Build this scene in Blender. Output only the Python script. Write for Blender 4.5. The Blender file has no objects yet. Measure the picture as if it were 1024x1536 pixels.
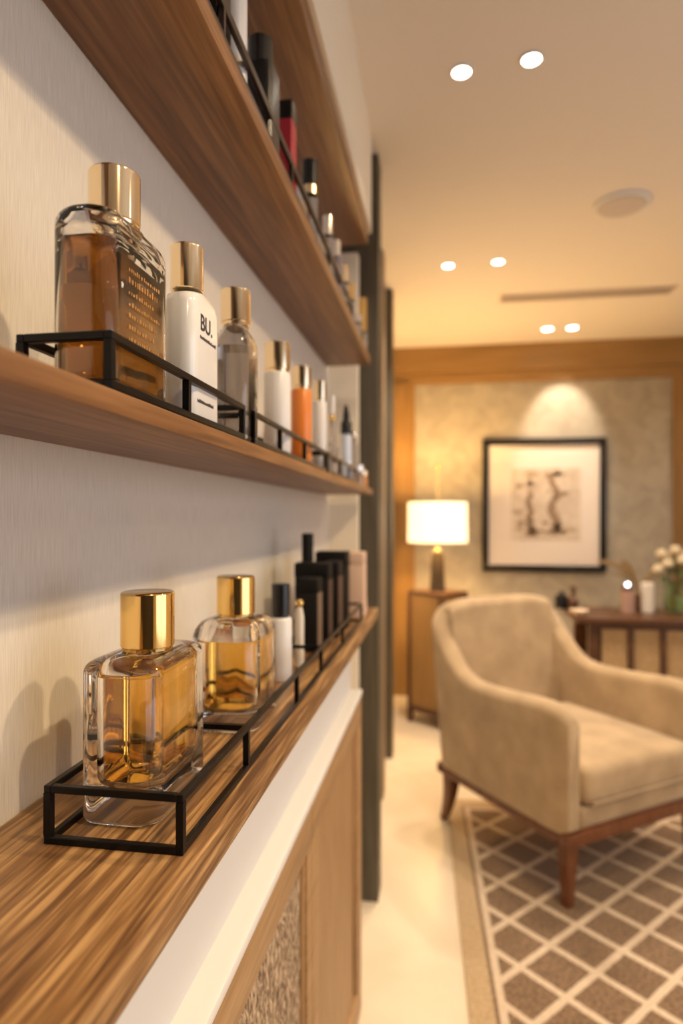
import bpy, bmesh, math, random
from mathutils import Vector, Matrix
random.seed(7)
C = bpy.context.scene.collection
S = bpy.context.scene
PI = math.pi
F = 950.0                      # focal length in pixels for a 1024x1536 frame
TH = math.atan(152/950)        # camera turned a little to the left of the shelf direction
EYE = 1.2
fw = Vector((-math.sin(TH), math.cos(TH), 0)); rt = Vector((math.cos(TH), math.sin(TH), 0))

# ------------------------------------------------------------------ camera
cd = bpy.data.cameras.new('camera'); cam = bpy.data.objects.new('camera', cd); C.objects.link(cam)
cam.location = (0, 0, EYE); cam.rotation_euler = (PI/2, 0, TH)
cd.sensor_fit = 'VERTICAL'; cd.sensor_height = 36; cd.lens = F/1536*36
cd.shift_y = 7/1536
cd.clip_start = 0.02
cd.dof.use_dof = True; cd.dof.focus_distance = 0.50; cd.dof.aperture_fstop = 3.5
S.camera = cam
# ------------------------------------------------------------------ world, exposure
w = bpy.data.worlds.new('world'); S.world = w; w.use_nodes = True
w.node_tree.nodes['Background'].inputs[0].default_value = (1.0, .86, .7, 1)
w.node_tree.nodes['Background'].inputs[1].default_value = 0.3
S.view_settings.view_transform = 'Standard'; S.view_settings.look = 'None'
S.view_settings.gamma = 1; S.view_settings.use_curve_mapping = False
S.view_settings.exposure = -0.08
S.cycles.max_bounces = 16; S.cycles.transmission_bounces = 14; S.cycles.glossy_bounces = 6
S.cycles.transparent_max_bounces = 12
# ------------------------------------------------------------------ light levels
SPOT_ROOM, SPOT_SHELF, SPOT_PIC, DAY, LAMP = 62, 66, 50, 28, 62
WARM = (1.0, .80, .59); WARM2 = (1.0, .60, .22); WARMS = (1.0, .73, .42); COOL = (.78, .85, 1.0)

def YD(X, D): return (D + X*math.sin(TH))/math.cos(TH)      # world y of a point at camera depth D
def unz(px, py, z):                                          # image ray cut with a horizontal level
    D = (EYE-z)*F/(py-775); p = fw*D + rt*((px-512)/F*D); return Vector((p.x, p.y, z))
def und(px, D, z=0):
    p = fw*D + rt*((px-512)/F*D); return Vector((p.x, p.y, z))
def uny(px, py, Y):                                          # image ray cut with a plane y = Y
    d = fw + rt*((px-512)/F); t = Y/d.y; return Vector((d.x*t, Y, EYE-(py-775)/F*t))

# ------------------------------------------------------------------ materials
MATS = {}
def mat(name, col, rough=.5, metal=0, **kw):
    if name in MATS: return MATS[name]
    m = bpy.data.materials.new(name); m.use_nodes = True
    b = m.node_tree.nodes['Principled BSDF']
    b.inputs['Base Color'].default_value = (*col, 1); b.inputs['Roughness'].default_value = rough
    b.inputs['Metallic'].default_value = metal
    for k, v in kw.items():
        b.inputs[k.replace('_', ' ')].default_value = v
    MATS[name] = m; return m
def nodes(m): return m.node_tree.nodes, m.node_tree.links, m.node_tree.nodes['Principled BSDF']
def noisy(name, c1, c2, scale=(1,1,1), nscale=5, rough=.5, detail=4, dist=0, bump=0, bdist=.002, lo=.35, hi=.65, metal=0, mid=None, r2=None, **kw):
    m = mat(name, c1, rough, metal, **kw); n, l, b = nodes(m)
    tc = n.new('ShaderNodeTexCoord'); mp = n.new('ShaderNodeMapping'); mp.inputs['Scale'].default_value = scale
    t = n.new('ShaderNodeTexNoise'); t.inputs['Scale'].default_value = nscale; t.inputs['Detail'].default_value = detail
    t.inputs['Distortion'].default_value = dist
    r = n.new('ShaderNodeValToRGB'); r.color_ramp.elements[0].position = lo; r.color_ramp.elements[1].position = hi
    r.color_ramp.elements[0].color = (*c1, 1); r.color_ramp.elements[1].color = (*c2, 1)
    if mid:
        e = r.color_ramp.elements.new((lo+hi)/2); e.color = (*mid, 1)
    l.new(tc.outputs['Object'], mp.inputs[0]); l.new(mp.outputs[0], t.inputs['Vector']); l.new(t.outputs['Fac'], r.inputs[0])
    l.new(r.outputs[0], b.inputs['Base Color'])
    if bump:
        bp = n.new('ShaderNodeBump'); bp.inputs['Strength'].default_value = bump; bp.inputs['Distance'].default_value = bdist
        l.new(t.outputs['Fac'], bp.inputs['Height']); l.new(bp.outputs[0], b.inputs['Normal'])
    return m
def wood(name, dark, midc, light, grain='y', sc=1.0, rough=.42, lo=.34, hi=.66):
    m = mat(name, midc, rough); n, l, b = nodes(m)
    tc = n.new('ShaderNodeTexCoord')
    s = {'y': (1, .04, 1), 'z': (1, 1, .05), 'x': (.05, 1, 1)}[grain]
    mp = n.new('ShaderNodeMapping'); mp.inputs['Scale'].default_value = s
    l.new(tc.outputs['Object'], mp.inputs[0])
    big = n.new('ShaderNodeTexNoise'); big.inputs['Scale'].default_value = 45*sc; big.inputs['Detail'].default_value = 3; big.inputs['Distortion'].default_value = 1.6
    fine = n.new('ShaderNodeTexNoise'); fine.inputs['Scale'].default_value = 260*sc; fine.inputs['Detail'].default_value = 4
    l.new(mp.outputs[0], big.inputs['Vector']); l.new(mp.outputs[0], fine.inputs['Vector'])
    r = n.new('ShaderNodeValToRGB'); e = r.color_ramp.elements
    e[0].position = lo; e[0].color = (*dark, 1); e[1].position = hi; e[1].color = (*light, 1)
    k = e.new(.5); k.color = (*midc, 1)
    mx = n.new('ShaderNodeMath'); mx.operation = 'MULTIPLY_ADD'; mx.inputs[1].default_value = .45; 
    ad = n.new('ShaderNodeMath'); ad.operation = 'MULTIPLY'; ad.inputs[1].default_value = .55
    l.new(fine.outputs['Fac'], ad.inputs[0]); l.new(big.outputs['Fac'], mx.inputs[0]); l.new(ad.outputs[0], mx.inputs[2])
    l.new(mx.outputs[0], r.inputs[0]); l.new(r.outputs[0], b.inputs['Base Color'])
    bp = n.new('ShaderNodeBump'); bp.inputs['Strength'].default_value = .25; bp.inputs['Distance'].default_value = .0006
    l.new(mx.outputs[0], bp.inputs['Height']); l.new(bp.outputs[0], b.inputs['Normal'])
    return m
walnut = wood('walnut', (.10,.045,.016), (.235,.12,.045), (.46,.28,.12), lo=.40, hi=.60)
walnut2 = wood('smooth walnut', (.12,.052,.018), (.20,.09,.032), (.30,.15,.06), sc=.7, lo=.36, hi=.66)
oak = wood('pale oak', (.27,.155,.07), (.36,.215,.10), (.43,.27,.135), 'z', .8, .5)
oaky = wood('pale oak rail', (.27,.155,.07), (.36,.215,.10), (.43,.27,.135), 'y', .8, .5)
honey = wood('honey wood', (.24,.135,.042), (.29,.165,.053), (.34,.20,.07), 'z', .3, .4)
honeyx = wood('honey wood header', (.24,.135,.042), (.29,.165,.053), (.34,.20,.07), 'x', .3, .4)
darkwood = wood('dark wood', (.05,.02,.01), (.09,.038,.016), (.13,.06,.026), 'x', .8, .35)
legwood = wood('leg wood', (.09,.028,.010), (.15,.05,.018), (.2,.075,.03), 'z', .8, .3)
linen = noisy('linen wall', (.64,.59,.52), (.73,.68,.605), (1,1,.04), 800, .75, 2, 0, .25, .0004)
plaster = mat('white plaster', (.60,.595,.60), .7)
cream = mat('cream plaster', (.80,.72,.58), .7)
ceil_m = mat('ceiling paint', (.74,.69,.63), .9)
whitepaint = mat('white satin paint', (.70,.695,.69), .45)
pilaster_m = noisy('olive grey panel', (.075,.062,.042), (.11,.092,.064), (1,1,.05), 90, .5, 3)
pilaster_tan = mat('taupe panel', (.30,.22,.14), .5)
marble = noisy('cream stone floor', (.68,.58,.44), (.80,.71,.57), (1,1,1), 2.2, .32, 6, 1.0, 0, 0, .3, .7)
black = mat('black powder coat', (.003,.003,.004), .28, 0, Specular_IOR_Level=.22)
blackplastic = mat('black lacquer', (.006,.006,.007), .25)
blackmatte = mat('black card', (.004,.003,.003), .6, 0, Specular_IOR_Level=.25)
bronze = mat('dark bronze', (.07,.05,.04), .4, .7)
gold = mat('polished gold', (.88,.60,.22), .10, 1)
palegold = mat('pale gold', (.90,.74,.50), .12, 1)
silver = mat('silver', (.86,.84,.80), .1, 1)
glass = mat('clear glass', (1,.985,.96), 0.0, 0, Transmission_Weight=1.0, IOR=1.45)
tintglass = mat('smoky glass', (.62,.60,.60), 0.02, 0, Transmission_Weight=1.0, IOR=1.45)
greenglass = mat('green glass', (.78,.92,.76), 0.02, 0, Transmission_Weight=1.0, IOR=1.45)
amber = mat('golden perfume', (.88,.50,.085), 0.0, 0, Transmission_Weight=1.0, IOR=1.33)
brownliq = mat('brown amber liquid', (.30,.135,.025), 0.0, 0, Transmission_Weight=1.0, IOR=1.33)
clearliq = mat('clear liquid', (.86,.82,.76), 0.0, 0, Transmission_Weight=1.0, IOR=1.33)
milky = mat('milky white glass', (.76,.76,.76), .18, 0, Coat_Weight=.5)
whiteplastic = mat('white plastic', (.72,.71,.72), .3)
orange_m = mat('orange lacquer', (.72,.22,.035), .3)
red_m = mat('red label', (.45,.02,.04), .4)
pinkish = mat('pale pink card', (.66,.47,.36), .6)
tan_m = mat('tan card', (.55,.38,.25), .6)
browncard = mat('dark brown card', (.06,.032,.022), .5)
inkdark = mat('dark print', (.03,.03,.035), .6)
goldprint = mat('gold print', (.9,.62,.3), .3, 1)
velvet = noisy('beige velvet', (.35,.245,.135), (.46,.335,.195), (1,1,1), 9, .85, 5, 0, .1, .002, Sheen_Weight=.35)
wallpaper = noisy('textured wallpaper', (.345,.315,.26), (.43,.395,.33), (1,1,1), 10, .8, 8, .8, .2, .003, .36, .66)
matboard = mat('white mat board', (.80,.74,.70), .7)
paper_art = noisy('sepia print paper', (.70,.62,.54), (.55,.46,.38), (1,1,1), 14, .7, 4, 0, 0, 0, .4, .75)
sepia = mat('sepia ink', (.30,.21,.14), .8)
sepia2 = mat('faint sepia ink', (.47,.37,.28), .8)
shade_m = mat('lit linen shade', (.9,.82,.66), .8, 0, Emission_Color=(1,.74,.40,1), Emission_Strength=1.6)
lens_m = mat('lit lens', (1,1,1), .4, 0, Emission_Color=(1,.90,.74,1), Emission_Strength=14)
candlelight = mat('small lit bulb', (1,1,1), .4, 0, Emission_Color=(.86,.93,1,1), Emission_Strength=9)
petal = mat('cream petals', (.83,.74,.55), .7)
leaf = mat('green leaf', (.05,.10,.03), .6)
dried = mat('dried grass', (.36,.24,.11), .8)
ventm = mat('vent grille', (.42,.36,.31), .6)

# woven panel material
woven = mat('carved fibre panel', (.2,.12,.06), .7); n, l, b = nodes(woven)
tc = n.new('ShaderNodeTexCoord'); mp = n.new('ShaderNodeMapping'); mp.inputs['Scale'].default_value = (1,1,.35)
t = n.new('ShaderNodeTexNoise'); t.inputs['Scale'].default_value = 130; t.inputs['Detail'].default_value = 3; t.inputs['Distortion'].default_value = 2.5
r = n.new('ShaderNodeValToRGB'); r.color_ramp.elements[0].position = .42; r.color_ramp.elements[0].color = (.10,.055,.028,1)
r.color_ramp.elements[1].position = .66; r.color_ramp.elements[1].color = (.72,.55,.37,1)
bp = n.new('ShaderNodeBump'); bp.inputs['Strength'].default_value = .8; bp.inputs['Distance'].default_value = .002
l.new(tc.outputs['Object'], mp.inputs[0]); l.new(mp.outputs[0], t.inputs['Vector']); l.new(t.outputs['Fac'], r.inputs[0]); l.new(r.outputs[0], b.inputs['Base Color'])
l.new(t.outputs['Fac'], bp.inputs['Height']); l.new(bp.outputs[0], b.inputs['Normal'])

# rug material: cream lattice on brown pile with a banded border along the edge
def rug_material(CELL=.138):
    m = mat('lattice rug', (.2,.12,.07), .95, Sheen_Weight=.2); n, l, b = nodes(m)
    def M_(op, a, c=None, d=None):
        q = n.new('ShaderNodeMath'); q.operation = op
        for i, v in enumerate((a, c, d)):
            if v is None: continue
            if isinstance(v, (int, float)): q.inputs[i].default_value = v
            else: l.new(v, q.inputs[i])
        return q.outputs[0]
    def mix(f, a, c):
        q = n.new('ShaderNodeMixRGB'); l.new(f, q.inputs[0])
        for i, v in ((1, a), (2, c)):
            if isinstance(v, tuple): q.inputs[i].default_value = (*v, 1)
            else: l.new(v, q.inputs[i])
        return q.outputs[0]
    tc = n.new('ShaderNodeTexCoord'); sp = n.new('ShaderNodeSeparateXYZ'); l.new(tc.outputs['Object'], sp.inputs[0])
    x, y = sp.outputs[0], sp.outputs[1]
    nz = n.new('ShaderNodeTexNoise'); nz.inputs['Scale'].default_value = 30; l.new(tc.outputs['Object'], nz.inputs['Vector'])
    wob = M_('MULTIPLY', M_('SUBTRACT', nz.outputs['Fac'], .5), .035)
    k = 1/(math.sqrt(2)*CELL)
    u = M_('FRACT', M_('ADD', M_('MULTIPLY', M_('ADD', x, y), k), M_('ADD', wob, 20.35)))
    v = M_('FRACT', M_('ADD', M_('MULTIPLY', M_('SUBTRACT', x, y), k), M_('ADD', wob, 20.15)))
    au = M_('ABSOLUTE', M_('SUBTRACT', u, .5)); av = M_('ABSOLUTE', M_('SUBTRACT', v, .5))
    line = M_('GREATER_THAN', M_('MAXIMUM', au, av), .425)
    f = n.new('ShaderNodeTexNoise'); f.inputs['Scale'].default_value = 130; f.inputs['Detail'].default_value = 2; l.new(tc.outputs['Object'], f.inputs['Vector'])
    ff = M_('MULTIPLY_ADD', f.outputs['Fac'], 2.2, -.6)
    brown = mix(ff, (.055,.031,.016), (.32,.20,.11)); crm = mix(ff, (.50,.39,.28), (.72,.60,.46)); tan = mix(ff, (.36,.25,.13), (.56,.42,.26))
    body = mix(line, brown, crm)
    dd = M_('MINIMUM', x, M_('MULTIPLY', y, -1))
    out = mix(M_('LESS_THAN', dd, .092), body, crm)
    out = mix(M_('LESS_THAN', dd, .072), out, brown)
    out = mix(M_('LESS_THAN', dd, .062), out, tan)
    l.new(out, b.inputs['Base Color'])
    bp = n.new('ShaderNodeBump'); bp.inputs['Strength'].default_value = .7; bp.inputs['Distance'].default_value = .003
    l.new(f.outputs['Fac'], bp.inputs['Height']); l.new(bp.outputs[0], b.inputs['Normal'])
    return m
rugm = rug_material()

# ------------------------------------------------------------------ helpers
def obj(name, bm, m, parent=None, loc=None, smooth=35):
    me = bpy.data.meshes.new(name); bmesh.ops.recalc_face_normals(bm, faces=bm.faces) if not bm.get('keep') else None
    b = bm['bm']; b.to_mesh(me); b.free()
    return link(name, me, m, parent, loc, smooth)
def link(name, me, m, parent, loc, smooth):
    me.materials.append(m)
    if smooth:
        for p in me.polygons: p.use_smooth = True
        me.set_sharp_from_angle(angle=math.radians(smooth))
    o = bpy.data.objects.new(name, me); C.objects.link(o)
    if parent: o.parent = parent
    if loc is not None: o.location = loc
    return o
def mk(name, bm, m, parent=None, loc=None, smooth=35, recalc=True):
    if recalc: bmesh.ops.recalc_face_normals(bm, faces=bm.faces)
    me = bpy.data.meshes.new(name); bm.to_mesh(me); bm.free()
    return link(name, me, m, parent, loc, smooth)
def thing(name, label, cat, loc=(0,0,0), rotz=0, group=None):
    o = bpy.data.objects.new(name, None); C.objects.link(o); o.empty_display_size = .05
    o.location = loc; o.rotation_euler = (0,0,rotz); o['label'] = label; o['category'] = cat
    if group: o['group'] = group
    return o
def tag(o, label, cat, group=None):
    o['label'] = label; o['category'] = cat
    if group: o['group'] = group
    return o
def box(bm, x0, x1, y0, y1, z0, z1, bev=0, seg=2):
    r = bmesh.ops.create_cube(bm, size=1)
    for v in r['verts']:
        v.co = Vector(((x0+x1)/2+v.co.x*(x1-x0), (y0+y1)/2+v.co.y*(y1-y0), (z0+z1)/2+v.co.z*(z1-z0)))
    if bev:
        es = list({e for v in r['verts'] for e in v.link_edges})
        bmesh.ops.bevel(bm, geom=es, offset=bev, segments=seg, affect='EDGES', profile=.5)
    return bm
def B(*a, **k): return box(bmesh.new(), *a, **k)
def struct(name, bm, m, smooth=0):
    o = mk(name, bm, m, smooth=smooth); o['kind'] = 'structure'; return o
def ring(hx, hy, r, z, n=8, cx=0, cy=0):
    r = min(r, hx, hy); pts = []
    for q, (sx, sy) in enumerate(((1,1), (-1,1), (-1,-1), (1,-1))):
        for i in range(n+1):
            a = q*PI/2 + i/n*PI/2
            pts.append(Vector((cx+sx*(hx-r)+r*math.cos(a), cy+sy*(hy-r)+r*math.sin(a), z)))
    return pts
def loft(bm, rings, flip=False):
    rv = [[bm.verts.new(p) for p in R_] for R_ in rings]; n = len(rv[0]); fs = []
    for a, b_ in zip(rv, rv[1:]):
        for i in range(n):
            fs.append(bm.faces.new((a[i], a[(i+1)%n], b_[(i+1)%n], b_[i])))
    fs.append(bm.faces.new(list(reversed(rv[0])))); fs.append(bm.faces.new(rv[-1]))
    if flip:
        for f in fs: f.normal_flip()
    return bm
def L(rings, n=8):       # rings: (z, hx, hy, r)
    bm = bmesh.new(); loft(bm, [ring(hx, hy, r, z, n) for z, hx, hy, r in rings]); return bm
def Lathe(prof, n=10):   # prof: (z, r)
    return L([(z, r, r, r) for z, r in prof], n)
def shell(outer, inner, n=8):
    bm = bmesh.new(); loft(bm, [ring(hx, hy, r, z, n) for z, hx, hy, r in outer])
    loft(bm, [ring(hx, hy, r, z, n) for z, hx, hy, r in inner], flip=True); return bm
def tube(bm, pts, r, n=8):
    rr = r if isinstance(r, (list, tuple)) else [r]*len(pts); rings = []
    for i, p in enumerate(pts):
        p = Vector(p); d = (Vector(pts[min(i+1, len(pts)-1)])-Vector(pts[max(i-1, 0)])).normalized()
        a = d.orthogonal().normalized() if i == 0 else (a - d*a.dot(d)).normalized()
        b_ = d.cross(a)
        rings.append([p + (a*math.cos(t)+b_*math.sin(t))*rr[i] for t in [2*PI*k/n for k in range(n)]])
    loft(bm, rings); return bm
def sphere(bm, c, r, s=2, sc=(1,1,1)):
    q = bmesh.ops.create_icosphere(bm, subdivisions=s, radius=r)
    for v in q['verts']: v.co = Vector((v.co.x*sc[0], v.co.y*sc[1], v.co.z*sc[2])) + Vector(c)
    return bm
def spot(parent, loc, power, col, size=1.9, blend=.6, rad=.03, rot=(0,0,0)):
    d = bpy.data.lights.new('lamp_light', 'SPOT'); d.energy = power; d.color = col; d.spot_size = size; d.spot_blend = blend; d.shadow_soft_size = rad
    o = bpy.data.objects.new('lamp_light', d); C.objects.link(o); o.parent = parent; o.location = loc; o.rotation_euler = rot
    return o

# ------------------------------------------------------------------ room shell
XW = -.34; ZC = EYE+1.13; YB = 4.30; XR = 2.35; YR = -1.7
struct('floor', B(XW-.1, XR+.1, YR-.1, YB+.1, -.1, 0), marble)
struct('ceiling', B(XW-.1, XR+.1, YR-.1, YB+.1, ZC, ZC+.1), ceil_m)
struct('wall_left', B(XW-.1, XW, YR, YB, 0, ZC), linen)
struct('wall_back', B(XW, XR, YB, YB+.1, 0, ZC), wallpaper)
struct('wall_rear', B(XW, XR, YR-.1, YR, 0, ZC), mat('darkened rear wall', (.018,.010,.006), .5))  # unseen wall, made dark so the metal caps reflect black bands
bm = bmesh.new()                                     # right wall; unseen window opening added beside the viewer for cool light
wy0, wy1, wz0, wz1 = -.9, 1.5, .55, 2.1
box(bm, XR, XR+.1, YR, wy0, 0, ZC); box(bm, XR, XR+.1, wy1, YB, 0, ZC)
box(bm, XR, XR+.1, wy0, wy1, 0, wz0); box(bm, XR, XR+.1, wy0, wy1, wz1, ZC)
struct('wall_right', bm, cream)
bm = bmesh.new()
for a in (wy0+.02, (wy0+wy1)/2, wy1-.02): box(bm, XR-.01, XR+.05, a-.025, a+.025, wz0, wz1)
for z in (wz0+.02, wz1-.02): box(bm, XR-.012, XR+.052, wy0-.01, wy1+.01, z-.03, z+.03)
struct('added_window_1', bm, whitepaint)  # frame of the added, unseen window
d = bpy.data.lights.new('added_window_fill', 'AREA'); d.shape = 'RECTANGLE'; d.size = wy1-wy0; d.size_y = wz1-wz0; d.energy = DAY; d.color = COOL  # cool area light standing in the added window as fill
o = bpy.data.objects.new('added_window_fill', d); C.objects.link(o); o.location = (XR+.06, (wy0+wy1)/2, (wz0+wz1)/2); o.rotation_euler = (PI/2, 0, PI/2)

# bulkhead above the shelves, lit return at the end of the niche, fascia above the cabinet
ZS = {'low': EYE-.24, 'mid': EYE+.080, 'up': EYE+.467}
YE = YD(-.3, 1.90)
struct('wall_bulkhead', B(XW, -.207, YR, YD(-.2, 1.86), EYE+.832, ZC), cream)
struct('wall_niche_end', B(XW, -.252, YE, YE+.04, 0, EYE+.79), cream)
struct('wall_niche_top', B(XW, -.252, YE, YE+.04, EYE+.832, ZC), cream)
for i, (xr, dep, z1, m, z0) in enumerate(((-.198, 1.97, ZC, pilaster_m, 0), (-.249, 2.68, ZC, pilaster_tan, 0), (-.247, 3.14, ZC, pilaster_m, 0))):
    y = YD(xr, dep); struct('trim_%d' % (i+1), B(XW, xr, y, y+.09, z0, z1), m)
# timber framing of the back wall
a = uny(622, 555, YB); c_ = uny(1009, 556, YB)
zt = EYE+ (775-570)/F*4.25
struct('trim_4', B(XW, XR, YB-.05, YB, zt+.04, ZC), honeyx)
struct('trim_5', B(XW, XR, YB-.03, YB, zt-.03, zt+.04), honeyx)
struct('trim_6', B(XW, a.x-.03, YB-.05, YB, 0, zt-.03), honey)
struct('trim_7', B(a.x-.03, a.x, YB-.03, YB, 0, zt-.03), honey)
struct('trim_8', B(c_.x, c_.x+.03, YB-.03, YB, 0, zt-.03), honey)
struct('trim_9', B(c_.x+.03, c_.x+.26, YB-.05, YB, 0, zt-.03), honey)
struct('baseboard_back', B(a.x, c_.x, YB-.025, YB, 0, .10), honeyx)

# ------------------------------------------------------------------ shelves
def shelf(label, z0, z1, x1, dend, m=walnut):
    ye = YD(x1, dend)
    o = mk('wall_shelf', B(XW, x1, -.45, ye, z0-EYE, z1-EYE, bev=.0025), m, loc=(0,0,EYE))
    return tag(o, label, 'shelf', None)
shelf('lowest walnut wall shelf holding the two squat golden perfume bottles', EYE-.267, ZS['low'], -.169, 1.67)
shelf('middle walnut wall shelf under the dark amber bottle and white bottle', EYE+.064, ZS['mid'], -.202, 1.85, walnut2)
shelf('walnut wall shelf second from top, carrying black and red items', EYE+.443, ZS['up'], -.209, 1.85, walnut2)
shelf('topmost thick walnut wall shelf right below the cream bulkhead', EYE+.79, EYE+.832, -.215, 1.84, walnut2)

# ------------------------------------------------------------------ cabinet under the lowest shelf
XC = -.187; zc1 = EYE-.402; ye = YD(XC, 1.475)
struct('wall_fascia', B(XW, -.213, -.45, ye, zc1, EYE-.267), plaster)
cab = thing('cabinet', 'pale oak panelled cabinet with white ledge top below the lowest shelf', 'cabinet', (XC, 0, 0))
mk('carcass', B(XW-XC, -.02, -.45, ye, 0, zc1-.012), oak, cab)
mk('ledge', B(XW-XC, 0.002, -.45, ye+.002, zc1-.012, zc1, bev=.002), whitepaint, cab)
def door(y0, y1, panelmat, st, en):
    d_ = mk('door', B(-.02, -.012, y0, y1, .06, zc1-.016), panelmat if panelmat is oak else oak, cab)
    zt_ = zc1-.068
    bm = bmesh.new()
    box(bm, -.012, 0, y0, y1, zt_, zc1-.014, bev=.001); box(bm, -.012, 0, y0, y1, .06, .14, bev=.001)
    box(bm, -.012, 0, y0, y0+st, .14, zt_, bev=.001); box(bm, -.012, 0, y1-en, y1, .14, zt_, bev=.001)
    mk('door_frame', bm, oaky, d_)
    bm = bmesh.new()
    a, b_, e, g = y0+st, y1-en, .14, zt_
    for q in ((a, b_, g-.008, g), (a, b_, e, e+.008), (a, a+.008, e, g), (b_-.008, b_, e, g)):
        box(bm, -.012, -.004, *q, bev=.0015)
    mk('moulding', bm, oak, d_)
    mk('panel', B(-.012, -.009, a+.008, b_-.008, e+.008, g-.008), panelmat, d_)
door(-.45, YD(XC, .915), woven, .05, .03)
door(YD(XC, .918), ye-.002, oak, .045, .07)
mk('plinth', B(XW-XC, -.04, -.45, ye-.02, 0, .06), blackmatte, cab) if False else None

# ------------------------------------------------------------------ wire racks
def rack(label, x0, x1, z, h, deps, cross, w_=.0055, m=black, band=0):
    ys = [YD(x1, q) for q in deps]; y0, y1 = ys[0], ys[-1]
    t = thing('wire_rack', label, 'rack', (x1, y0, z), 0)
    W = x0-x1; Ln = y1-y0; e = w_/2
    for nm, zz in (('bottom_frame', 0), ('top_frame', h-w_)):
        bm = bmesh.new(); hh = w_ if nm[0] == 'b' else w_+band
        z0 = zz if nm[0] == 'b' else zz-band
        box(bm, -w_, 0, 0, Ln, z0, z0+hh, .0006, 1); box(bm, W, W+w_, 0, Ln, z0, z0+hh, .0006, 1)
        box(bm, W+w_, -w_, 0, w_, z0, z0+hh, .0006, 1); box(bm, W+w_, -w_, Ln-w_, Ln, z0, z0+hh, .0006, 1)
        mk(nm, bm, m, t)
    for i, y in enumerate(ys):
        yy = min(max(y-y0-e, 0), Ln-w_)
        mk('post', B(-w_, 0, yy, yy+w_, w_, h-w_-band), m, t)
        if i in cross or i in (0, len(ys)-1): mk('post', B(W, W+w_, yy, yy+w_, w_, h-w_-band), m, t)
        if i in cross: mk('crossbar', B(W+w_, -w_, yy, yy+w_, h-w_, h-.0005), m, t)
    return t
rack('low black wire rack around the squat golden perfume bottles', -.289, -.181, ZS['low'], .043, (.447,.60,.807,.968,1.175,1.45), (1,3))
rack('black wire rack around the dark amber bottle on the middle shelf', -.268, -.2025, ZS['mid'], .036, (.392,.514,.659), ())
rack('black wire rack around the silver capped bottle, middle shelf centre', -.268, -.2025, ZS['mid'], .036, (.692,.808,.952,1.118), ())
rack('far black wire rack near the dropper bottle, middle shelf end', -.268, -.2025, ZS['mid'], .036, (1.14,1.28,1.40,1.55), ())
rack('long dark bronze rail rack on the shelf second from top', -.275, -.2105, ZS['up'], .041, (.40,.62,.90,1.2,1.5), (), m=bronze, band=.005)

# ------------------------------------------------------------------ bottles
def cap_bm(r, h, sq=0, bev=.0015, n=12):
    return L([(0, r-.0006, r-.0006, r), (.0006, r, r, r), (.0010, r, r, r), (h-bev-.0004, r, r, r), (h-bev, r, r, r), (h-bev*.3, r-bev*.35, r-bev*.35, r), (h, r-bev, r-bev, r)], n)
def flat_bottle(name, label, x, dn, z, hx, hy, H, capr, caph, gm, lm, cm, wall=.006, basei=.014, fill=.985, cr=.016, shoulder=.012, shell_on=True, yshift=0):
    y = YD(x, dn)+hy
    t = thing(name, label, 'perfume bottle', (x, y, z))
    ft = .0
    out = [(0, hx-.004, hy-.004, cr-.003), (.0012, hx-.0015, hy-.0015, cr), (.004, hx, hy, cr), (.0046, hx, hy, cr)]
    out += [(H-shoulder-.0006, hx, hy, cr), (H-shoulder, hx, hy, cr)]
    for k in range(1, 7):
        a = k/6*PI/2; q = 1-math.cos(a)
        out.append((H-shoulder+shoulder*math.sin(a), hx-q*min(hx*.35, shoulder), hy-q*min(hx*.35, shoulder)*1.2, cr))
    nr = capr*.86
    out += [(H+.0005, nr+.003, nr+.003, nr+.003), (H+.0025, nr, nr, nr), (H+.008, nr, nr, nr)]
    iw = wall; top = H-shoulder-.001
    q_ = basei*.6
    bowl = [(basei+q_*(1-math.cos(a)), hx-iw-q_*.8*(1-math.sin(a)), hy-iw-q_*1.6*(1-math.sin(a)), cr*.8) for a in [k/6*PI/2 for k in range(7)]]
    inn = bowl + [ (top-.004, hx-iw, hy-iw, cr*.8), (top+shoulder*.55, hx-iw-.005, hy-iw-.006, cr*.8), (H-.003, nr*.7, nr*.7, nr), (H+.006, nr*.65, nr*.65, nr)]
    mk('glass_body', shell(out, inn, 10), gm, t, recalc=False, smooth=50)
    g = .0004; lt = basei+(top-basei)*fill
    liq = [(a+g, b_-g, c_-g, d_) for a, b_, c_, d_ in bowl] + [ (lt, hx-iw-g, hy-iw-g, cr*.8)]
    mk('liquid', L(liq, 10), lm, t, smooth=50)
    mk('collar', Lathe([(H+.001, capr*.93), (H+.004, capr*.95)], 12), cm, t)
    mk('cap', cap_bm(capr, caph), cm, t, loc=(0, 0, H+.004))
    return t
b1 = flat_bottle('perfume_bottle', 'squat clear glass bottle of golden perfume nearest on the lowest shelf', -.250, .488, ZS['low'], .0335, .056, .126, .0224, .046, glass, amber, gold, wall=.0115, basei=.022, cr=.017, shoulder=.009)
b2 = flat_bottle('perfume_bottle', 'squat golden perfume bottle behind the nearest one on the lowest shelf', -.2425, .70, ZS['low'], .0395, .052, .122, .0224, .044, glass, amber, gold, wall=.009, basei=.018, cr=.022, shoulder=.02)
b3 = flat_bottle('cologne_bottle', 'large dark amber bottle with pale gold cap nearest on middle shelf', -.2315, .405, ZS['mid'], .0225, .048, .124, .0178, .036, glass, brownliq, palegold, wall=.0022, basei=.007, fill=.92, cr=.016, shoulder=.013)
# gold printed lines on the right flank of the amber bottle (illegible in the photo: rows of small strokes)
bm = bmesh.new()
for row in range(7):
    y = -.022; zz = .086-row*.0078; hgt = .0032 if row != 1 else .0048
    while y < .024-.004*(row % 3):
        wd = random.uniform(.0008, .0024)
        box(bm, .0225, .0227, y, y+wd, zz, zz+hgt*random.uniform(.5, 1)); y += wd+random.uniform(.0012, .0026)
mk('printed_lines', bm, goldprint, b3, smooth=0)

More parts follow.
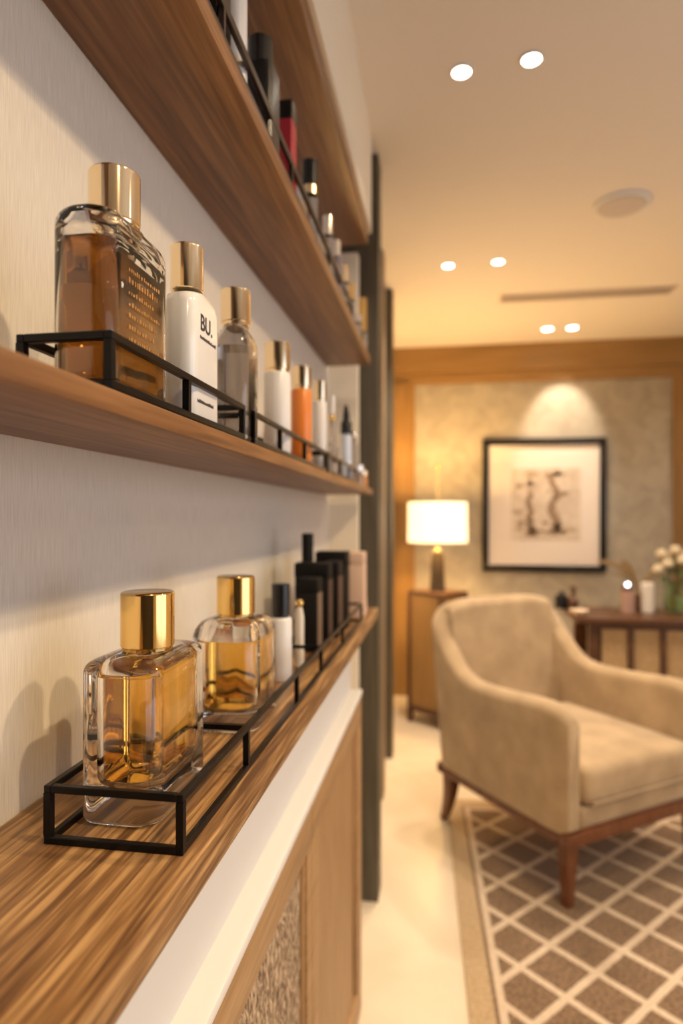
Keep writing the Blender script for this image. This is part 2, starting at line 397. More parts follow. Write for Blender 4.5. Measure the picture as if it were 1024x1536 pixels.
# white bottle with print
t = thing('lotion_bottle', 'milky white bottle printed with black letters beside the dark amber bottle', 'lotion bottle', (-.221, YD(-.221, .566), ZS['mid']))
mk('body', L([(0,.012,.031,.010), (.003,.0145,.034,.012), (.103,.0145,.034,.012), (.110,.0135,.032,.012), (.115,.0125,.020,.012), (.1165,.012,.012,.012)]), milky, t, smooth=50)
mk('cap', cap_bm(.0142, .039), palegold, t, loc=(0,-.012,.1165))
fc = bpy.data.curves.new('lettering', 'FONT'); fc.body = 'BU.'; fc.size = .0195; fc.extrude = .0001; fc.materials.append(inkdark); fc.offset = .0004
fq = bpy.data.objects.new('lettering_curve', fc); lm_ = bpy.data.meshes.new_from_object(fq); bpy.data.objects.remove(fq)
fo = bpy.data.objects.new('lettering', lm_); C.objects.link(fo); fo.parent = t; fo.location = (.0147, -.018, .082); fo.rotation_euler = (PI/2, 0, PI/2)
bm = bmesh.new()
y = -.018
while y < .020:
    wd = random.uniform(.001, .002); box(bm, .0145, .0147, y, y+wd, .074, .074+random.uniform(.0018,.0032)); y += wd+.0006
mk('small_print', bm, inkdark, t, smooth=0); bm = bmesh.new()
y = -.024
while y < .014:
    wd = random.uniform(.001, .002); box(bm, .0145, .0147, y, y+wd, .018, .018+random.uniform(.002,.0032)); y += wd+.0006
mk('small_print', bm, inkdark, t, smooth=0)

def round_bottle(name, label, cat, x, dep, z, r, H, capr, caph, bmt, cm, shape='cyl', liq=None, hy=None, group=None, neck=.004):
    t = thing(name, label, cat, (x, YD(x, dep), z)); hy = hy or r; cr = r if hy == r else r*.6
    if shape == 'cyl':
        prof = [(0, -.0015), (.0015, 0), (H-.004, 0), (H-.001, -.0015), (H, -.004)]
    else:
        prof = [(0, -.002), (.002, 0), (H*.78, 0), (H*.86, -.001), (H*.92, -.004), (H*.97, -r*.4), (H, -r*.5)]
    rings = [(zz, max(r+d_, .001), max(hy+d_, .001), cr) for zz, d_ in prof]
    if liq:
        inner = [(zz if i else .008, max(a-.003, .001), max(b_-.003, .001), c__*.9) for i, (zz, a, b_, c__) in enumerate(rings[1:-1])]
        mk('glass_body', shell(rings, inner, 8), bmt, t, recalc=False, smooth=50)
        mk('liquid', L([(.0083, r-.0034, hy-.0034, cr*.9), (H*.80, r-.0034, hy-.0034, cr*.9)]), liq, t)
    else:
        mk('body', L(rings), bmt, t, smooth=50)
    mk('neck', Lathe([(H-.001, capr*.9), (H+neck, capr*.9)]), cm, t)
    mk('cap', cap_bm(capr, caph, bev=.001), cm, t, loc=(0,0,H+neck-.001))
    return t
zm, zl, zu = ZS['mid'], ZS['low'], ZS['up']
round_bottle('perfume_bottle', 'smoky clear bottle with rounded shoulders and pale gold cap, middle shelf', 'perfume bottle', -.226, .70, zm, .0205, .130, .0165, .036, tintglass, palegold, 'dome', clearliq, hy=.026)
round_bottle('lotion_bottle', 'white cylinder bottle with gold cap left of the orange one', 'lotion bottle', -.226, .875, zm, .0185, .119, .0176, .037, whiteplastic, palegold)
round_bottle('lotion_bottle', 'orange bottle with gold cap on the middle shelf', 'lotion bottle', -.226, 1.025, zm, .0165, .126, .0155, .033, orange_m, palegold)
round_bottle('lotion_bottle', 'slim white bottle with gold cap right of the orange one', 'lotion bottle', -.226, 1.175, zm, .0132, .134, .0125, .034, whiteplastic, palegold)
# slim atomiser
t = thing('atomiser', 'slim dark bottle with pale cap and gold ring, middle shelf', 'atomiser', (-.226, YD(-.226, 1.31), zm))
mk('body', Lathe([(0,.012),(.002,.0135),(.06,.0135),(.072,.008),(.10,.0055),(.118,.005)]), tintglass, t)
mk('ring', Lathe([(.118,.006),(.121,.0075),(.127,.0075),(.13,.006)]), gold, t)
mk('cap', Lathe([(.13,.005),(.131,.0058),(.168,.0058),(.170,.005)]), whiteplastic, t)
# dropper bottle
t = thing('dropper_bottle', 'dropper bottle with black rubber bulb near the middle shelf end', 'dropper bottle', (-.226, YD(-.226, 1.50), zm))
mk('body', Lathe([(0,.011),(.002,.0125),(.105,.0125),(.112,.010),(.116,.008)]), mat('pale blue glass', (.60,.68,.85), .1, 0, Coat_Weight=.6), t)
mk('collar', Lathe([(.116,.0125),(.118,.0135),(.142,.0135),(.146,.011)]), blackplastic, t)
mk('bulb', Lathe([(.146,.008),(.155,.0085),(.168,.007),(.178,.0055),(.184,.003)]), blackplastic, t)
t = thing('spray_bottle', 'short clear spray bottle with silver ball top behind the dropper bottle', 'spray bottle', (-.222, YD(-.222, 1.585), zm))
mk('body', Lathe([(0,.010),(.002,.012),(.10,.012),(.11,.008)]), tintglass, t)
bm = bmesh.new(); sphere(bm, (0,0,.122), .013, 3); mk('ball_top', bm, silver, t)
for x, dp, h, cm, lb in ((-.228, 1.655, .052, mat('rose glass', (.5,.30,.24), .15), 'small rose coloured jar near the middle shelf end'), (-.226, 1.715, .060, silver, 'small silver topped jar near the middle shelf end'), (-.224, 1.785, .050, mat('amber jar', (.55,.24,.05), .2), 'small amber jar last on the middle shelf')):
    t = thing('cosmetic_jar', lb, 'jar', (x, YD(x, dp), zm))
    mk('body', Lathe([(0,.013),(.002,.015),(h*.6,.015),(h*.68,.012)]), cm if 'silver' not in lb else tintglass, t)
    mk('lid', Lathe([(h*.68,.0135),(h*.7,.0148),(h*.97,.0148),(h,.013)]), silver if 'amber' not in lb else palegold, t)

# lowest shelf, behind the two perfume bottles
round_bottle('serum_bottle', 'white serum bottle with black cap behind the golden perfumes', 'serum bottle', -.2365, .935, zl, .0168, .092, .0135, .046, whiteplastic, blackplastic)
t = thing('glass_vial', 'thin clear vial with gold ball stopper beside the white serum bottle', 'vial', (-.226, YD(-.226, 1.01), zl))
mk('body', Lathe([(0,.006),(.002,.0078),(.080,.0078),(.090,.006),(.096,.0045)]), mat('pearl glass', (.62,.56,.47), .12, 0, Coat_Weight=1.0), t)
bm = bmesh.new(); sphere(bm, (0,0,.102), .0068, 3); mk('stopper', bm, gold, t)
def carton(label, x0, x1, d0, d1, h, m, side=None, band=None, cat='box', z=zl):
    xm = (x0+x1)/2; y0, y1 = YD(xm, d0), YD(xm, d1)
    t = thing('perfume_box', label, cat, (xm, (y0+y1)/2, z)); a, b_ = (x1-x0)/2, (y1-y0)/2
    hb = h*.82
    mk('box_base', B(-a, a, -b_, b_, 0, hb, bev=.0012), m, t)
    mk('box_lid', B(-a-.0006, a+.0006, -b_-.0006, b_+.0006, hb+.0008, h, bev=.0012), band or m, t)
    if side: mk('side_label', B(a+.0001, a+.0011, -b_+.002, b_-.002, .004, hb-.003), side, t)
    return t
carton('small black box with gold edged lid behind the white serum bottle', -.256, -.219, 1.12, 1.165, .130, blackmatte, mat('taupe card', (.16,.11,.075), .45), None)
carton('tall black box standing behind the small black gold-edged box', -.276, -.212, 1.19, 1.235, .152, blackmatte, browncard)
carton('dark brown box between the tall black boxes on the lowest shelf', -.236, -.205, 1.255, 1.315, .150, blackmatte, browncard)
carton('wide black box with pale side next to the tan box', -.268, -.203, 1.345, 1.40, .165, blackmatte)
carton('tan box last of the cartons on the lowest shelf', -.235, -.186, 1.50, 1.56, .155, pinkish, pinkish)
# gold strip on the small box
t = thing('perfume_bottle', 'tall black bottle rising above the black boxes on the lowest shelf', 'perfume bottle', (-.266, YD(-.266, 1.262), zl))
mk('body', Lathe([(0,.013),(.003,.015),(.13,.015),(.142,.011)]), blackplastic, t)
mk('cap', Lathe([(.142,.0105),(.143,.0115),(.205,.0115),(.207,.010)]), blackmatte, t)
t = thing('cosmetic_jar', 'tiny pink jar beside the rack end on the lowest shelf', 'jar', (-.205, YD(-.205, 1.63), zl))
mk('body', Lathe([(0,.010),(.002,.012),(.022,.012),(.025,.010)]), pinkish, t); mk('lid', Lathe([(.025,.0118),(.036,.0118),(.038,.010)]), silver, t)

# shelf second from top
def stand(name, label, cat, x, dep, parts, z=zu):
    t = thing(name, label, cat, (x, YD(x, dep), z))
    for nm, prof, m in parts: mk(nm, Lathe(prof) if len(prof[0]) == 2 else L(prof), m, t)
    return t
def cylp(z0, z1, r, b_=.001): return [(z0, r-b_), (z0+b_, r), (z1-b_, r), (z1, r-b_)]
def rectp(z0, z1, a, b_, r=.003): return [(z0, a-.001, b_-.001, r), (z0+.001, a, b_, r), (z1-.001, a, b_, r), (z1, a-.001, b_-.001, r)]
stand('perfume_bottle', 'gold and black bottle cut off at the top of the photo', 'perfume bottle', -.236, .565, [('body', rectp(0,.11,.02,.022), tintglass), ('cap', cylp(.11,.15,.013), palegold)])
stand('perfume_bottle', 'tall black bottle partly cut off at the photo top', 'perfume bottle', -.234, .645, [('body', rectp(0,.12,.016,.02), blackplastic), ('cap', cylp(.12,.16,.012), blackplastic)])
stand('lotion_bottle', 'grey white slim bottle at the top edge of the photo', 'lotion bottle', -.231, .712, [('body', cylp(0,.12,.014), whiteplastic), ('cap', cylp(.12,.165,.011), whiteplastic)])
stand('perfume_bottle', 'glossy black bottle behind the rail under the topmost shelf', 'perfume bottle', -.232, .815, [('body', rectp(0,.105,.021,.024,.008), blackplastic), ('cap', cylp(.105,.145,.016), blackplastic)])
stand('lipstick_bottle', 'red bottle with black cap behind the bronze rail', 'bottle', -.231, .945, [('body', rectp(0,.118,.013,.016), red_m), ('cap', rectp(.118,.147,.013,.014), blackplastic)])
stand('perfume_bottle', 'bottle with black cap and gold collar on second shelf from top', 'perfume bottle', -.230, 1.11, [('body', cylp(0,.095,.014), tintglass), ('collar', cylp(.095,.112,.012), palegold), ('cap', cylp(.112,.155,.0135), blackplastic)])
stand('perfume_bottle', 'smoky grey bottle with pink cap, second shelf from top', 'perfume bottle', -.228, 1.27, [('body', cylp(0,.095,.013), tintglass), ('cap', cylp(.095,.135,.010), silver)])
stand('perfume_bottle', 'slim grey bottle beyond the pink capped one, second shelf', 'perfume bottle', -.226, 1.36, [('body', cylp(0,.09,.013), mat('mauve grey', (.28,.23,.24), .2)), ('cap', cylp(.09,.125,.010), silver)])
stand('perfume_bottle', 'small gold shouldered bottle near the second shelf end', 'perfume bottle', -.228, 1.47, [('body', cylp(0,.075,.014), tintglass), ('cap', cylp(.075,.115,.012), palegold)])
stand('perfume_bottle', 'gold topped bottle beyond the gold shouldered one', 'perfume bottle', -.228, 1.57, [('body', cylp(0,.07,.014), tintglass), ('cap', cylp(.07,.11,.012), gold)])
stand('cosmetic_jar', 'small round silver topped jar near the second shelf end', 'jar', -.224, 1.66, [('body', cylp(0,.04,.014), tintglass), ('lid', cylp(.04,.06,.0145), silver)])
stand('perfume_bottle', 'tall pale gold bottle last on the second shelf from top', 'perfume bottle', -.222, 1.775, [('body', cylp(0,.05,.014), tintglass), ('cap', cylp(.05,.145,.0115), gold)])

# ------------------------------------------------------------------ rug
th = .043
rug = mk('area_rug', B(0, 2.05, -3.1, 0, 0, .007, bev=.002), rugm, loc=(.012, 2.72, 0)); rug.rotation_euler = (0,0,th)
tag(rug, 'brown rug with cream diamond lattice and tan border under the armchair', 'rug')

# ------------------------------------------------------------------ armchair
cc = fw*2.333 + rt*.822; f2 = (rt*.45 - fw*.893).normalized()
rot = math.atan2(-f2.x, f2.y)
ch = thing('armchair', 'beige upholstered armchair with sloping arms and dark wooden legs on the rug', 'armchair', (cc.x, cc.y, .007), rot)
def prof_h(y):
    pts = [(.335,.585),(.31,.608),(.25,.618),(.15,.612),(.05,.602),(-.05,.596),(-.12,.598),(-.175,.612),(-.215,.645),(-.25,.700),(-.28,.780),(-.31,.852),(-.5,.860)]
    if y >= pts[0][0]: return pts[0][1]
    for (a, h1), (b_, h2) in zip(pts, pts[1:]):
        if b_ <= y <= a:
            k = (a-y)/(a-b_); return h1+(h2-h1)*k
    return pts[-1][1]
path = []; w2, yb, yf, cr = .300, -.30, .325, .032
for i in range(25): path.append((-w2, yf-(yf-(yb+cr))*i/24))
for i in range(1, 7): a = i/6*PI/2; path.append((-w2+cr-cr*math.cos(a), yb+cr-cr*math.sin(a)))
for i in range(1, 14): path.append((-w2+cr+(2*w2-2*cr)*i/14, yb))
path = path + [(-x, y) for x, y in reversed(path[:31])]
rings = []
N = len(path)
hs = [prof_h(y) if i < 31 or i >= N-31 else .860 for i, (x, y) in enumerate(path)]
for _ in range(3): hs = [hs[0]] + [(hs[i-1]+hs[i]+hs[i+1])/3 for i in range(1, N-1)] + [hs[-1]]
for i, (x, y) in enumerate(path):
    p0, p1 = path[max(i-1, 0)], path[min(i+1, N-1)]; tx, ty = p1[0]-p0[0], p1[1]-p0[1]; q = math.hypot(tx, ty); nx, ny = ty/q, -tx/q   # outward? fixed below
    if nx*x+ny*(y-.0) < 0 and abs(y-yb) > .001: pass
    e = min(i, N-1-i); T = .042*(1 if e > 2 else (.55, .8, .93)[e]); H = hs[i]-(0 if e > 2 else (.02, .006, .001)[e])
    zb = .235 if e > 0 else .245
    def pt(off, z):
        k = max(0, min(1, (.05-y)/.35)); lean = -.13*(z-.25)*k
        return Vector((x+nx*off, y+ny*off+lean, z))
    R_ = [pt(-T, zb), pt(-T, H-T*.8)]
    for j in range(1, 8):
        a = PI-j/8*PI; R_.append(pt(T*math.cos(a), H-T*.8+T*.8*math.sin(a)))
    R_ += [pt(T, H-T*.8), pt(T, zb+.25*(H-zb)), pt(T, zb)]
    rings.append(R_)
bm = bmesh.new(); loft(bm, rings); sh = mk('arms_and_back', bm, velvet, ch, smooth=60)
mk('seat_base', B(-.262, .262, -.27, .315, .232, .300, bev=.012, seg=3), velvet, ch)
bm = bmesh.new(); box(bm, -.258, .258, -.24, .335, .303, .425, bev=.035, seg=5)
bmesh.ops.subdivide_edges(bm, edges=[e for e in bm.edges if e.calc_length() > .2], cuts=7, use_grid_fill=True)
for v in bm.verts:
    k = max(0, 1-(v.co.x/.26)**2)*max(0, 1-((v.co.y-.05)/.3)**2)
    if v.co.z > .36: v.co.z += .018*k
mk('seat_cushion', bm, velvet, ch, smooth=60)
bm = bmesh.new()
tube(bm, [(-.235,.337,.318), (.235,.337,.318)], .004); mk('piping', bm, velvet, ch)
bm = bmesh.new(); box(bm, -.335, .335, -.335, -.300, .198, .236, bev=.004); box(bm, -.335, .335, .30, .335, .198, .236, bev=.004)
box(bm, -.335, -.30, -.30, .30, .198, .236, bev=.004); box(bm, .30, .335, -.30, .30, .198, .236, bev=.004)
mk('wooden_rail', bm, legwood, ch)
for s in (-1, 1):
    mk('leg', L([(0,.014,.014,.003), (.10,.019,.019,.003), (.20,.025,.025,.004)], 3), legwood, ch, loc=(s*.292, .292, 0))
    bm = bmesh.new()
    loft(bm, [ring(.013+.013*k, .014+.014*k, .004, .2*k, 3, 0, -.05*(1-k)**2) for k in [i/6 for i in range(7)]])
    mk('leg', bm, legwood, ch, loc=(s*.292, -.295, 0))

# ------------------------------------------------------------------ side table and lamp
pt_ = und(656, 3.72); st = thing('side_table', 'dark wooden side table carrying the lit lamp behind the armchair', 'side table', (pt_.x, pt_.y, 0), math.radians(52))
hw = .125; zt2 = .765
mk('table_top', B(-hw, hw, -hw, hw, zt2-.022, zt2, bev=.003), darkwood, st)
for sx in (-1, 1):
    for sy in (-1, 1): mk('leg', B(*sorted((sx*hw, sx*(hw-.024))), *sorted((sy*hw, sy*(hw-.024))), 0, zt2-.022), darkwood, st)
bm = bmesh.new(); q = hw-.024
for s in (-1, 1):
    box(bm, -q, q, *sorted((s*hw, s*(hw-.018))), .07, .10); box(bm, *sorted((s*hw, s*(hw-.018))), -q, q, .07, .10)
mk('stretcher_frame', bm, darkwood, st)
for s_ in (-1, 1):
    mk('side_panel', B(-q, q, *sorted((s_*(hw-.016), s_*(hw-.006))), .10, zt2-.022), honey, st)
    mk('side_panel', B(*sorted((s_*(hw-.016), s_*(hw-.006))), -q, q, .10, zt2-.022), honey, st)
lp = thing('table_lamp', 'lit table lamp with drum shade and dark tapered base on the side table', 'lamp', (pt_.x, pt_.y, zt2), 0)
mk('base', L([(0,.044,.044,.004), (.012,.044,.044,.004), (.2,.036,.036,.004), (.225,.038,.038,.004)], 4), mat('dark stone base', (.045,.034,.024), .5), lp)
mk('neck', Lathe([(.225,.02),(.24,.02),(.25,.008),(.31,.008)]), gold, lp)
bm = bmesh.new(); rs = []
n_ = 40
for z, r in ((.285,.175), (.520,.172), (.520,.169), (.285,.172)):
    rs.append([bm.verts.new((r*math.cos(2*PI*i/n_), r*math.sin(2*PI*i/n_), z)) for i in range(n_)])
for k in range(4):
    a, b_ = rs[k], rs[(k+1) % 4]
    for i in range(n_): bm.faces.new((a[i], a[(i+1)%n_], b_[(i+1)%n_], b_[i]))
mk('lamp_shade', bm, shade_m, lp, smooth=60)
bm = bmesh.new(); tube(bm, [(0,0,.31), (0,0,.50), (0,0,.735)], .0045); tube(bm, [(-.168,0,.50), (.168,0,.50)], .002); sphere(bm, (0,0,.74), .011)
mk('finial_rod', bm, gold, lp)
bm = bmesh.new(); sphere(bm, (0,0,.36), .028, 3); mk('bulb', bm, lens_m, lp)
for z, e in ((.41, LAMP*.5), (.49, LAMP*.3), (.37, LAMP*.3)):
    d = bpy.data.lights.new('lamp_light', 'POINT'); d.energy = e; d.color = WARM2; d.shadow_soft_size = .03
    o = bpy.data.objects.new('lamp_light', d); C.objects.link(o); o.parent = lp
    o.location = (0.0, 0.0, z) if z < .5 and z > .3 else (0.05, 0.0, z)

# ------------------------------------------------------------------ framed picture
p0 = uny(723, 660, YB); p1 = uny(908, 858, YB); W, H = p1.x-p0.x, p0.z-p1.z
pic = thing('framed_picture', 'black framed sepia print with wide white mat hanging on the back wall', 'picture', ((p0.x+p1.x)/2, YB, p1.z))
fwid = .040; bm = bmesh.new()
box(bm, -W/2, W/2, -.03, -.001, 0, fwid, .003); box(bm, -W/2, W/2, -.03, -.001, H-fwid, H, .003)
box(bm, -W/2, -W/2+fwid, -.03, -.001, fwid, H-fwid, .003); box(bm, W/2-fwid, W/2, -.03, -.001, fwid, H-fwid, .003)
mk('frame', bm, blackplastic, pic)
mk('mat_board', B(-W/2+fwid, W/2-fwid, -.014, -.002, fwid, H-fwid), matboard, pic)
a0 = uny(766, 703, YB); a1 = uny(870, 811, YB); ox, oz = pic.location.x, pic.location.z
x0, x1, z0, z1 = a0.x-ox, a1.x-ox, a1.z-oz, a0.z-oz
art = mk('print', B(x0, x1, -.0155, -.014, z0, z1), paper_art, pic)
def blobs(spec, m, nm, dy):
    for u, v, ru, rv in spec:
        bm = bmesh.new()
        n_ = 18; cx, cz = x0+u*(x1-x0), z0+v*(z1-z0); ww = (x1-x0)
        vs = [bm.verts.new((cx+ru*ww*math.cos(2*PI*i/n_)*random.uniform(.75,1.15), dy, cz+rv*ww*math.sin(2*PI*i/n_)*random.uniform(.75,1.15))) for i in range(n_)]
        bm.faces.new(vs)
        g = bmesh.ops.extrude_face_region(bm, geom=bm.faces[:])
        for v_ in [q for q in g['geom'] if isinstance(q, bmesh.types.BMVert)]: v_.co.y -= .0003
        mk(nm, bm, m, art, smooth=0)
sp1, sp2 = [], []
for k in range(11):
    v_ = .10+k*.075; (sp2 if k > 7 else sp1).append((.27+.02*math.sin(k*1.9), v_, .075-.004*k, .045))
    sp1.append((.62+.04*math.sin(k*1.1), v_+.02, .10-.006*k, .045))
for k in range(14):
    sp1.append((random.uniform(.1,.9), random.uniform(.06,.28), random.uniform(.03,.08), random.uniform(.015,.05)))
    sp2.append((random.uniform(.08,.9), random.uniform(.05,.95), random.uniform(.04,.12), random.uniform(.02,.07)))
for k in range(5): sp2.append((random.uniform(.08,.35), random.uniform(.7,.82), .06, .025)); sp2.append((random.uniform(.5,.82), random.uniform(.82,.93), .06, .03))
blobs(sp2, sepia2, 'faint_ink_shape', -.0156)
blobs(sp1, sepia, 'dark_ink_shape', -.0161)

# ------------------------------------------------------------------ console and its things
k0 = und(884, 3.12); con = thing('console_table', 'dark wooden console with woven panels behind the armchair', 'console', (k0.x, k0.y, 0), 0)
CW, CD, CH = 1.15, .42, .70
mk('top', B(-.06, CW, 0, CD, CH-.03, CH, bev=.004), darkwood, con)
for x in (0, CW-.05):
    for y in (.02, CD-.06): mk('leg', B(x, x+.05, y, y+.04, 0, CH-.03), darkwood, con)
bm = bmesh.new(); xs = [.05+i*(CW-.10)/7 for i in range(8)]
box(bm, .05, CW-.05, .025, .05, CH-.055, CH-.03); box(bm, .05, CW-.05, .025, .05, .22, .26)
for x in xs[1:-1]: box(bm, x-.014, x+.014, .022, .05, .26, CH-.055)
mk('front_frame', bm, darkwood, con)
cane = noisy('cane panel', (.34,.22,.10), (.46,.32,.17), (1,1,1), 60, .7)
for a, b_ in zip(xs, xs[1:]): mk('front_panel', B(a+.015, b_-.015, .034, .045, .262, CH-.057), cane, con)
mk('back_panel', B(.05, CW-.05, CD-.05, CD-.03, .22, CH-.03), darkwood, con)
def on_con(px, dep): p = und(px, dep, CH); return p
# pieces
p = on_con(868, 3.22); t = thing('dish', 'small pale dish on the left end of the console', 'dish', p)
mk('bowl', Lathe([(0,.02),(.004,.022),(.02,.043),(.026,.047),(.024,.043),(.008,.02)]), mat('pale ceramic', (.85,.70,.52), .25), t)
p = on_con(842, 3.46); t = thing('black_jar', 'black lidded jar at the left back corner of the console', 'jar', p)
mk('body', Lathe(cylp(0,.06,.035)), blackplastic, t); mk('lid', Lathe([(.06,.034),(.07,.034),(.08,.012),(.095,.01)]), blackplastic, t)
p = on_con(859, 3.42); t = thing('dark_bottle', 'dark stoppered bottle behind the pale dish', 'bottle', p)
mk('body', Lathe([(0,.024),(.05,.028),(.07,.014),(.095,.010)]), darkwood, t); bm = bmesh.new(); sphere(bm, (0,0,.11), .018); mk('stopper', bm, darkwood, t)
p = on_con(941, 3.30); t = thing('candle_holder', 'pink glass candle holder with a tiny bright light on top', 'candle', p)
mk('holder', Lathe(cylp(0,.115,.034)), mat('dusky pink glass', (.42,.27,.22), .15), t)
mk('rim', Lathe(cylp(.115,.135,.03)), darkwood, t)
bm = bmesh.new(); sphere(bm, (0.0,0,.146), .010, 3); mk('flame_bulb', bm, candlelight, t)
p = on_con(971, 3.30); t = thing('pillar_candle', 'white pillar candle between the pink holder and green vase', 'candle', p)
mk('wax', Lathe(cylp(0,.155,.032,.004)), mat('white wax', (.72,.67,.60), .5), t); bm = bmesh.new(); tube(bm, [(0,0,.154),(0,0,.165)], .0015); mk('wick', bm, inkdark, t)
p = on_con(1012, 3.30); vz = p.copy(); t = thing('flower_vase', 'green glass vase holding cream flowers at the photo right edge', 'vase', p)
vo = [(0,.045),(.004,.052),(.10,.055),(.15,.046),(.165,.05)]; vi = [(.012,.04),(.10,.050),(.15,.041),(.1645,.046)]
mk('vase_body', shell([(z,r,r,r) for z,r in vo], [(z,r,r,r) for z,r in vi]), greenglass, t, recalc=False)
mk('water', Lathe([(.0125,.039),(.09,.048)]), mat('greenish water', (.72,.85,.66), .0, 0, Transmission_Weight=1, IOR=1.33), t)
fl = [(-.045,-.03,.25),(.02,-.05,.27),(-.06,.02,.30),(.0,.0,.32),(.06,.0,.30),(-.02,.04,.28),(.05,.05,.27),(-.085,-.01,.22),(.08,-.05,.24)]
def petals(R):
    bm = bmesh.new()
    for lay, (cnt, rr, tz) in enumerate(((8,.9,.0),(7,.68,.3),(5,.42,.5))):
        for i in range(cnt):
            a = 2*PI*i/cnt+lay*.4
            q = bmesh.ops.create_icosphere(bm, subdivisions=1, radius=R*.42)
            for v in q['verts']:
                v.co = Vector((v.co.x*.55, v.co.y, v.co.z*1.1)); v.co.rotate(Matrix.Rotation(.6-lay*.15, 3, 'Y')); v.co.rotate(Matrix.Rotation(a, 3, 'Z'))
                v.co += Vector((math.cos(a)*R*rr*.62, math.sin(a)*R*rr*.62, tz*R))
    return bm
proto = None
names = ['lowest left','front centre','upper left','topmost','upper right','rear left','rear right','outermost left drooping','front right']
for i, (x, y, z) in enumerate(fl):
    t = thing('cream_flower', 'cream blossom in the green vase, %s of the bunch' % names[i], 'flower', vz+Vector((x, y, z)), 0, 'cream flowers in the green vase')
    if proto is None:
        proto = mk('blossom', petals(.034), petal, t)
    else:
        c2 = proto.copy(); C.objects.link(c2); c2.parent = t
    bm = bmesh.new(); tube(bm, [(0,0,-.005), (-x*.4,-y*.4,-z*.4), (-x*.75,-y*.75,.10-z)], .002, 5); mk('stem', bm, leaf, t)
    for k in range(2):
        a = i*2.4+k*2.1; rr = .022; bm = bmesh.new(); q = bmesh.ops.create_icosphere(bm, subdivisions=2, radius=.026)
        for v in q['verts']: v.co = Vector((v.co.x*1.0, v.co.y*.5, v.co.z*.08)); v.co.rotate(Matrix.Rotation(random.uniform(.1,.7), 3, 'Y')); v.co.rotate(Matrix.Rotation(a, 3, 'Z')); v.co += Vector((-x*.35+math.cos(a)*rr, -y*.35+math.sin(a)*rr, -.045-.02*k))
        mk('leaf', bm, leaf, t)
p = on_con(958, 3.48); t = thing('dried_grass', 'arching brown dried grass in a small dark pot behind the candles', 'dried grass', p)
mk('pot', Lathe([(0,.03),(.06,.036),(.075,.03)]), darkwood, t)
for i in range(22):
    a = random.uniform(PI*.55, PI*1.35) if i % 3 else random.uniform(-.8,.8); ln = random.uniform(.12,.27); h = random.uniform(.18,.32)
    bm = bmesh.new(); pts = [Vector((math.cos(a)*ln*k**1.6*.9, math.sin(a)*ln*.35*k**1.6, .06+h*(k-.35*k*k*k))) for k in [j/7 for j in range(8)]]
    tube(bm, pts, [.0015,.0015,.0015,.002,.004,.0055,.005,.0015], 5); mk('stalk', bm, dried, t)

# ------------------------------------------------------------------ ceiling fittings
def downlight(px, py, power, lab, pos=None, col=WARM, size=1.7, rot=(0,0,0), rad=.022):
    if pos is None:
        D = 1.13*F/(775-py); p = fw*D + rt*((px-512)/F*D)
    else: p = Vector(pos)
    t = thing('ceiling_downlight', lab, 'downlight', (p.x, p.y, ZC), 0, 'recessed ceiling downlights')
    bm = bmesh.new(); n_ = 28; rs = []
    for z, r in ((-.0005, rad*1.35), (-.004, rad*1.3), (-.004, rad*1.02), (-.0005, rad*1.0)):
        rs.append([bm.verts.new((r*math.cos(2*PI*i/n_), r*math.sin(2*PI*i/n_), z)) for i in range(n_)])
    for k in range(4):
        for i in range(n_): bm.faces.new((rs[k][i], rs[k][(i+1)%n_], rs[(k+1)%4][(i+1)%n_], rs[(k+1)%4][i]))
    mk('trim_ring', bm, whitepaint, t)
    mk('lens', Lathe([(-.003, rad*.98), (-.0008, rad)], 7), lens_m, t)
    spot(t, (0, 0, -.012), power, col, size=size, rot=rot, rad=.028)
    return t
downlight(692, 107, SPOT_ROOM*.25, 'left light of the large pair at the top of the photo')
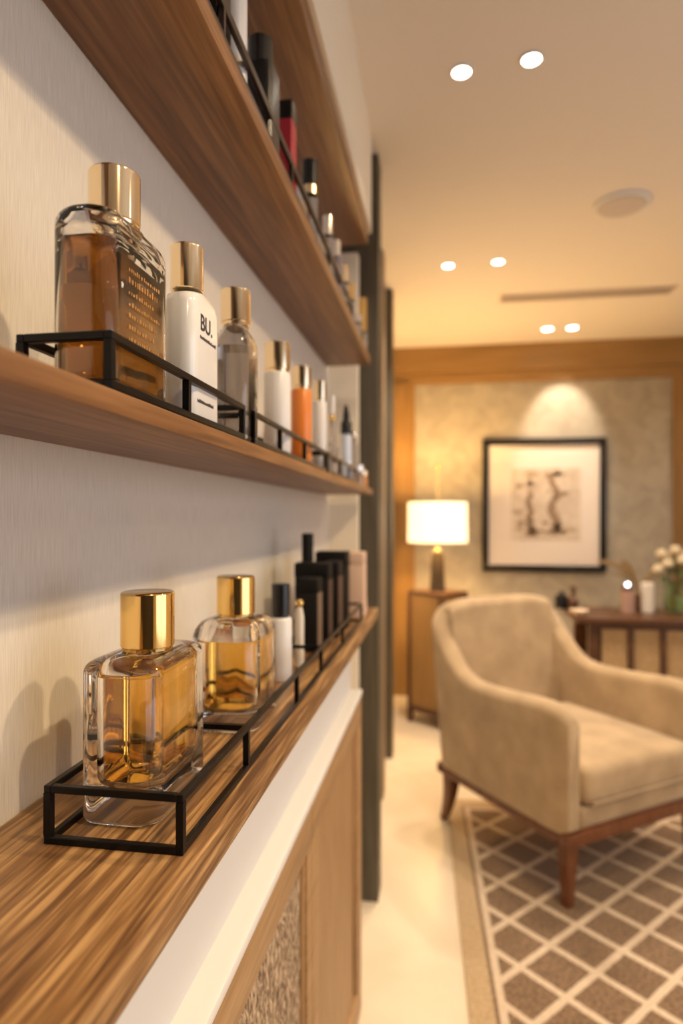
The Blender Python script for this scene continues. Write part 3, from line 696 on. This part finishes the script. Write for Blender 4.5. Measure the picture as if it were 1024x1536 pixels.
downlight(797, 88, SPOT_ROOM*.25, 'right light of the large pair at the top of the photo')
downlight(672, 398, SPOT_ROOM, 'left light of the middle pair below the round speaker', rad=.023)
downlight(747, 392, SPOT_ROOM, 'right light of the middle pair left of the round speaker', rad=.023)
downlight(821, 493, SPOT_PIC*.22, 'left light of the smallest pair in front of the picture', rad=.030, size=1.2, rot=(.15,0,0))
downlight(858, 491, SPOT_PIC, 'right light of the smallest pair in front of the picture', rad=.030, size=.9, rot=(.56,0,0))
for i, (x, y) in enumerate(((.72,.28), (.80,.95), (.85,-.6), (1.7,.8), (1.3,2.75), (1.9, 3.6))):  # off-frame downlights; those near right wall and console are added for light
    downlight(0, 0, SPOT_SHELF if i < 3 else (70 if i == 4 else SPOT_ROOM*.4), ('recessed downlight beside the shelves nearest the viewer', 'recessed downlight beside the shelf middle', 'recessed downlight behind the viewer', 'added unseen downlight near the right wall', 'recessed downlight above the rug', 'added unseen downlight above the console')[i], pos=(x, y, 0), size=2.4, col=WARMS if i < 3 else WARM)
D = 1.13*F/470; p = fw*D + rt*((932-512)/F*D)
sp_ = thing('ceiling_speaker', 'round pale flush disc speaker in the ceiling', 'speaker', (p.x, p.y, ZC))
mk('rim', Lathe([(-.012,.085),(-.008,.097),(0,.098)], 9), whitepaint, sp_); mk('grille', Lathe([(-.016,.078),(-.0125,.083)], 9), mat('speaker mesh', (.55,.50,.46), .8), sp_)
g0 = fw*3.22+rt*((750-512)/F*3.22); g1 = fw*3.05+rt*((1022-512)/F*3.05)
v = thing('ceiling_vent', 'long narrow linear air vent in the ceiling', 'vent', (g0.x, g0.y, ZC), 0)
LV = g1.x-g0.x
bm = bmesh.new(); box(bm, 0, LV, 0, .012, -.006, 0); box(bm, 0, LV, .108, .12, -.006, 0); box(bm, 0, .012, .012, .108, -.006, 0); box(bm, LV-.012, LV, .012, .108, -.006, 0)
mk('vent_frame', bm, mat('vent frame paint', (.6,.53,.46), .6), v)
for i in range(5): mk('slat', B(.012, LV-.012, .016+i*.019, .026+i*.019, -.005, -.001), ventm, v)
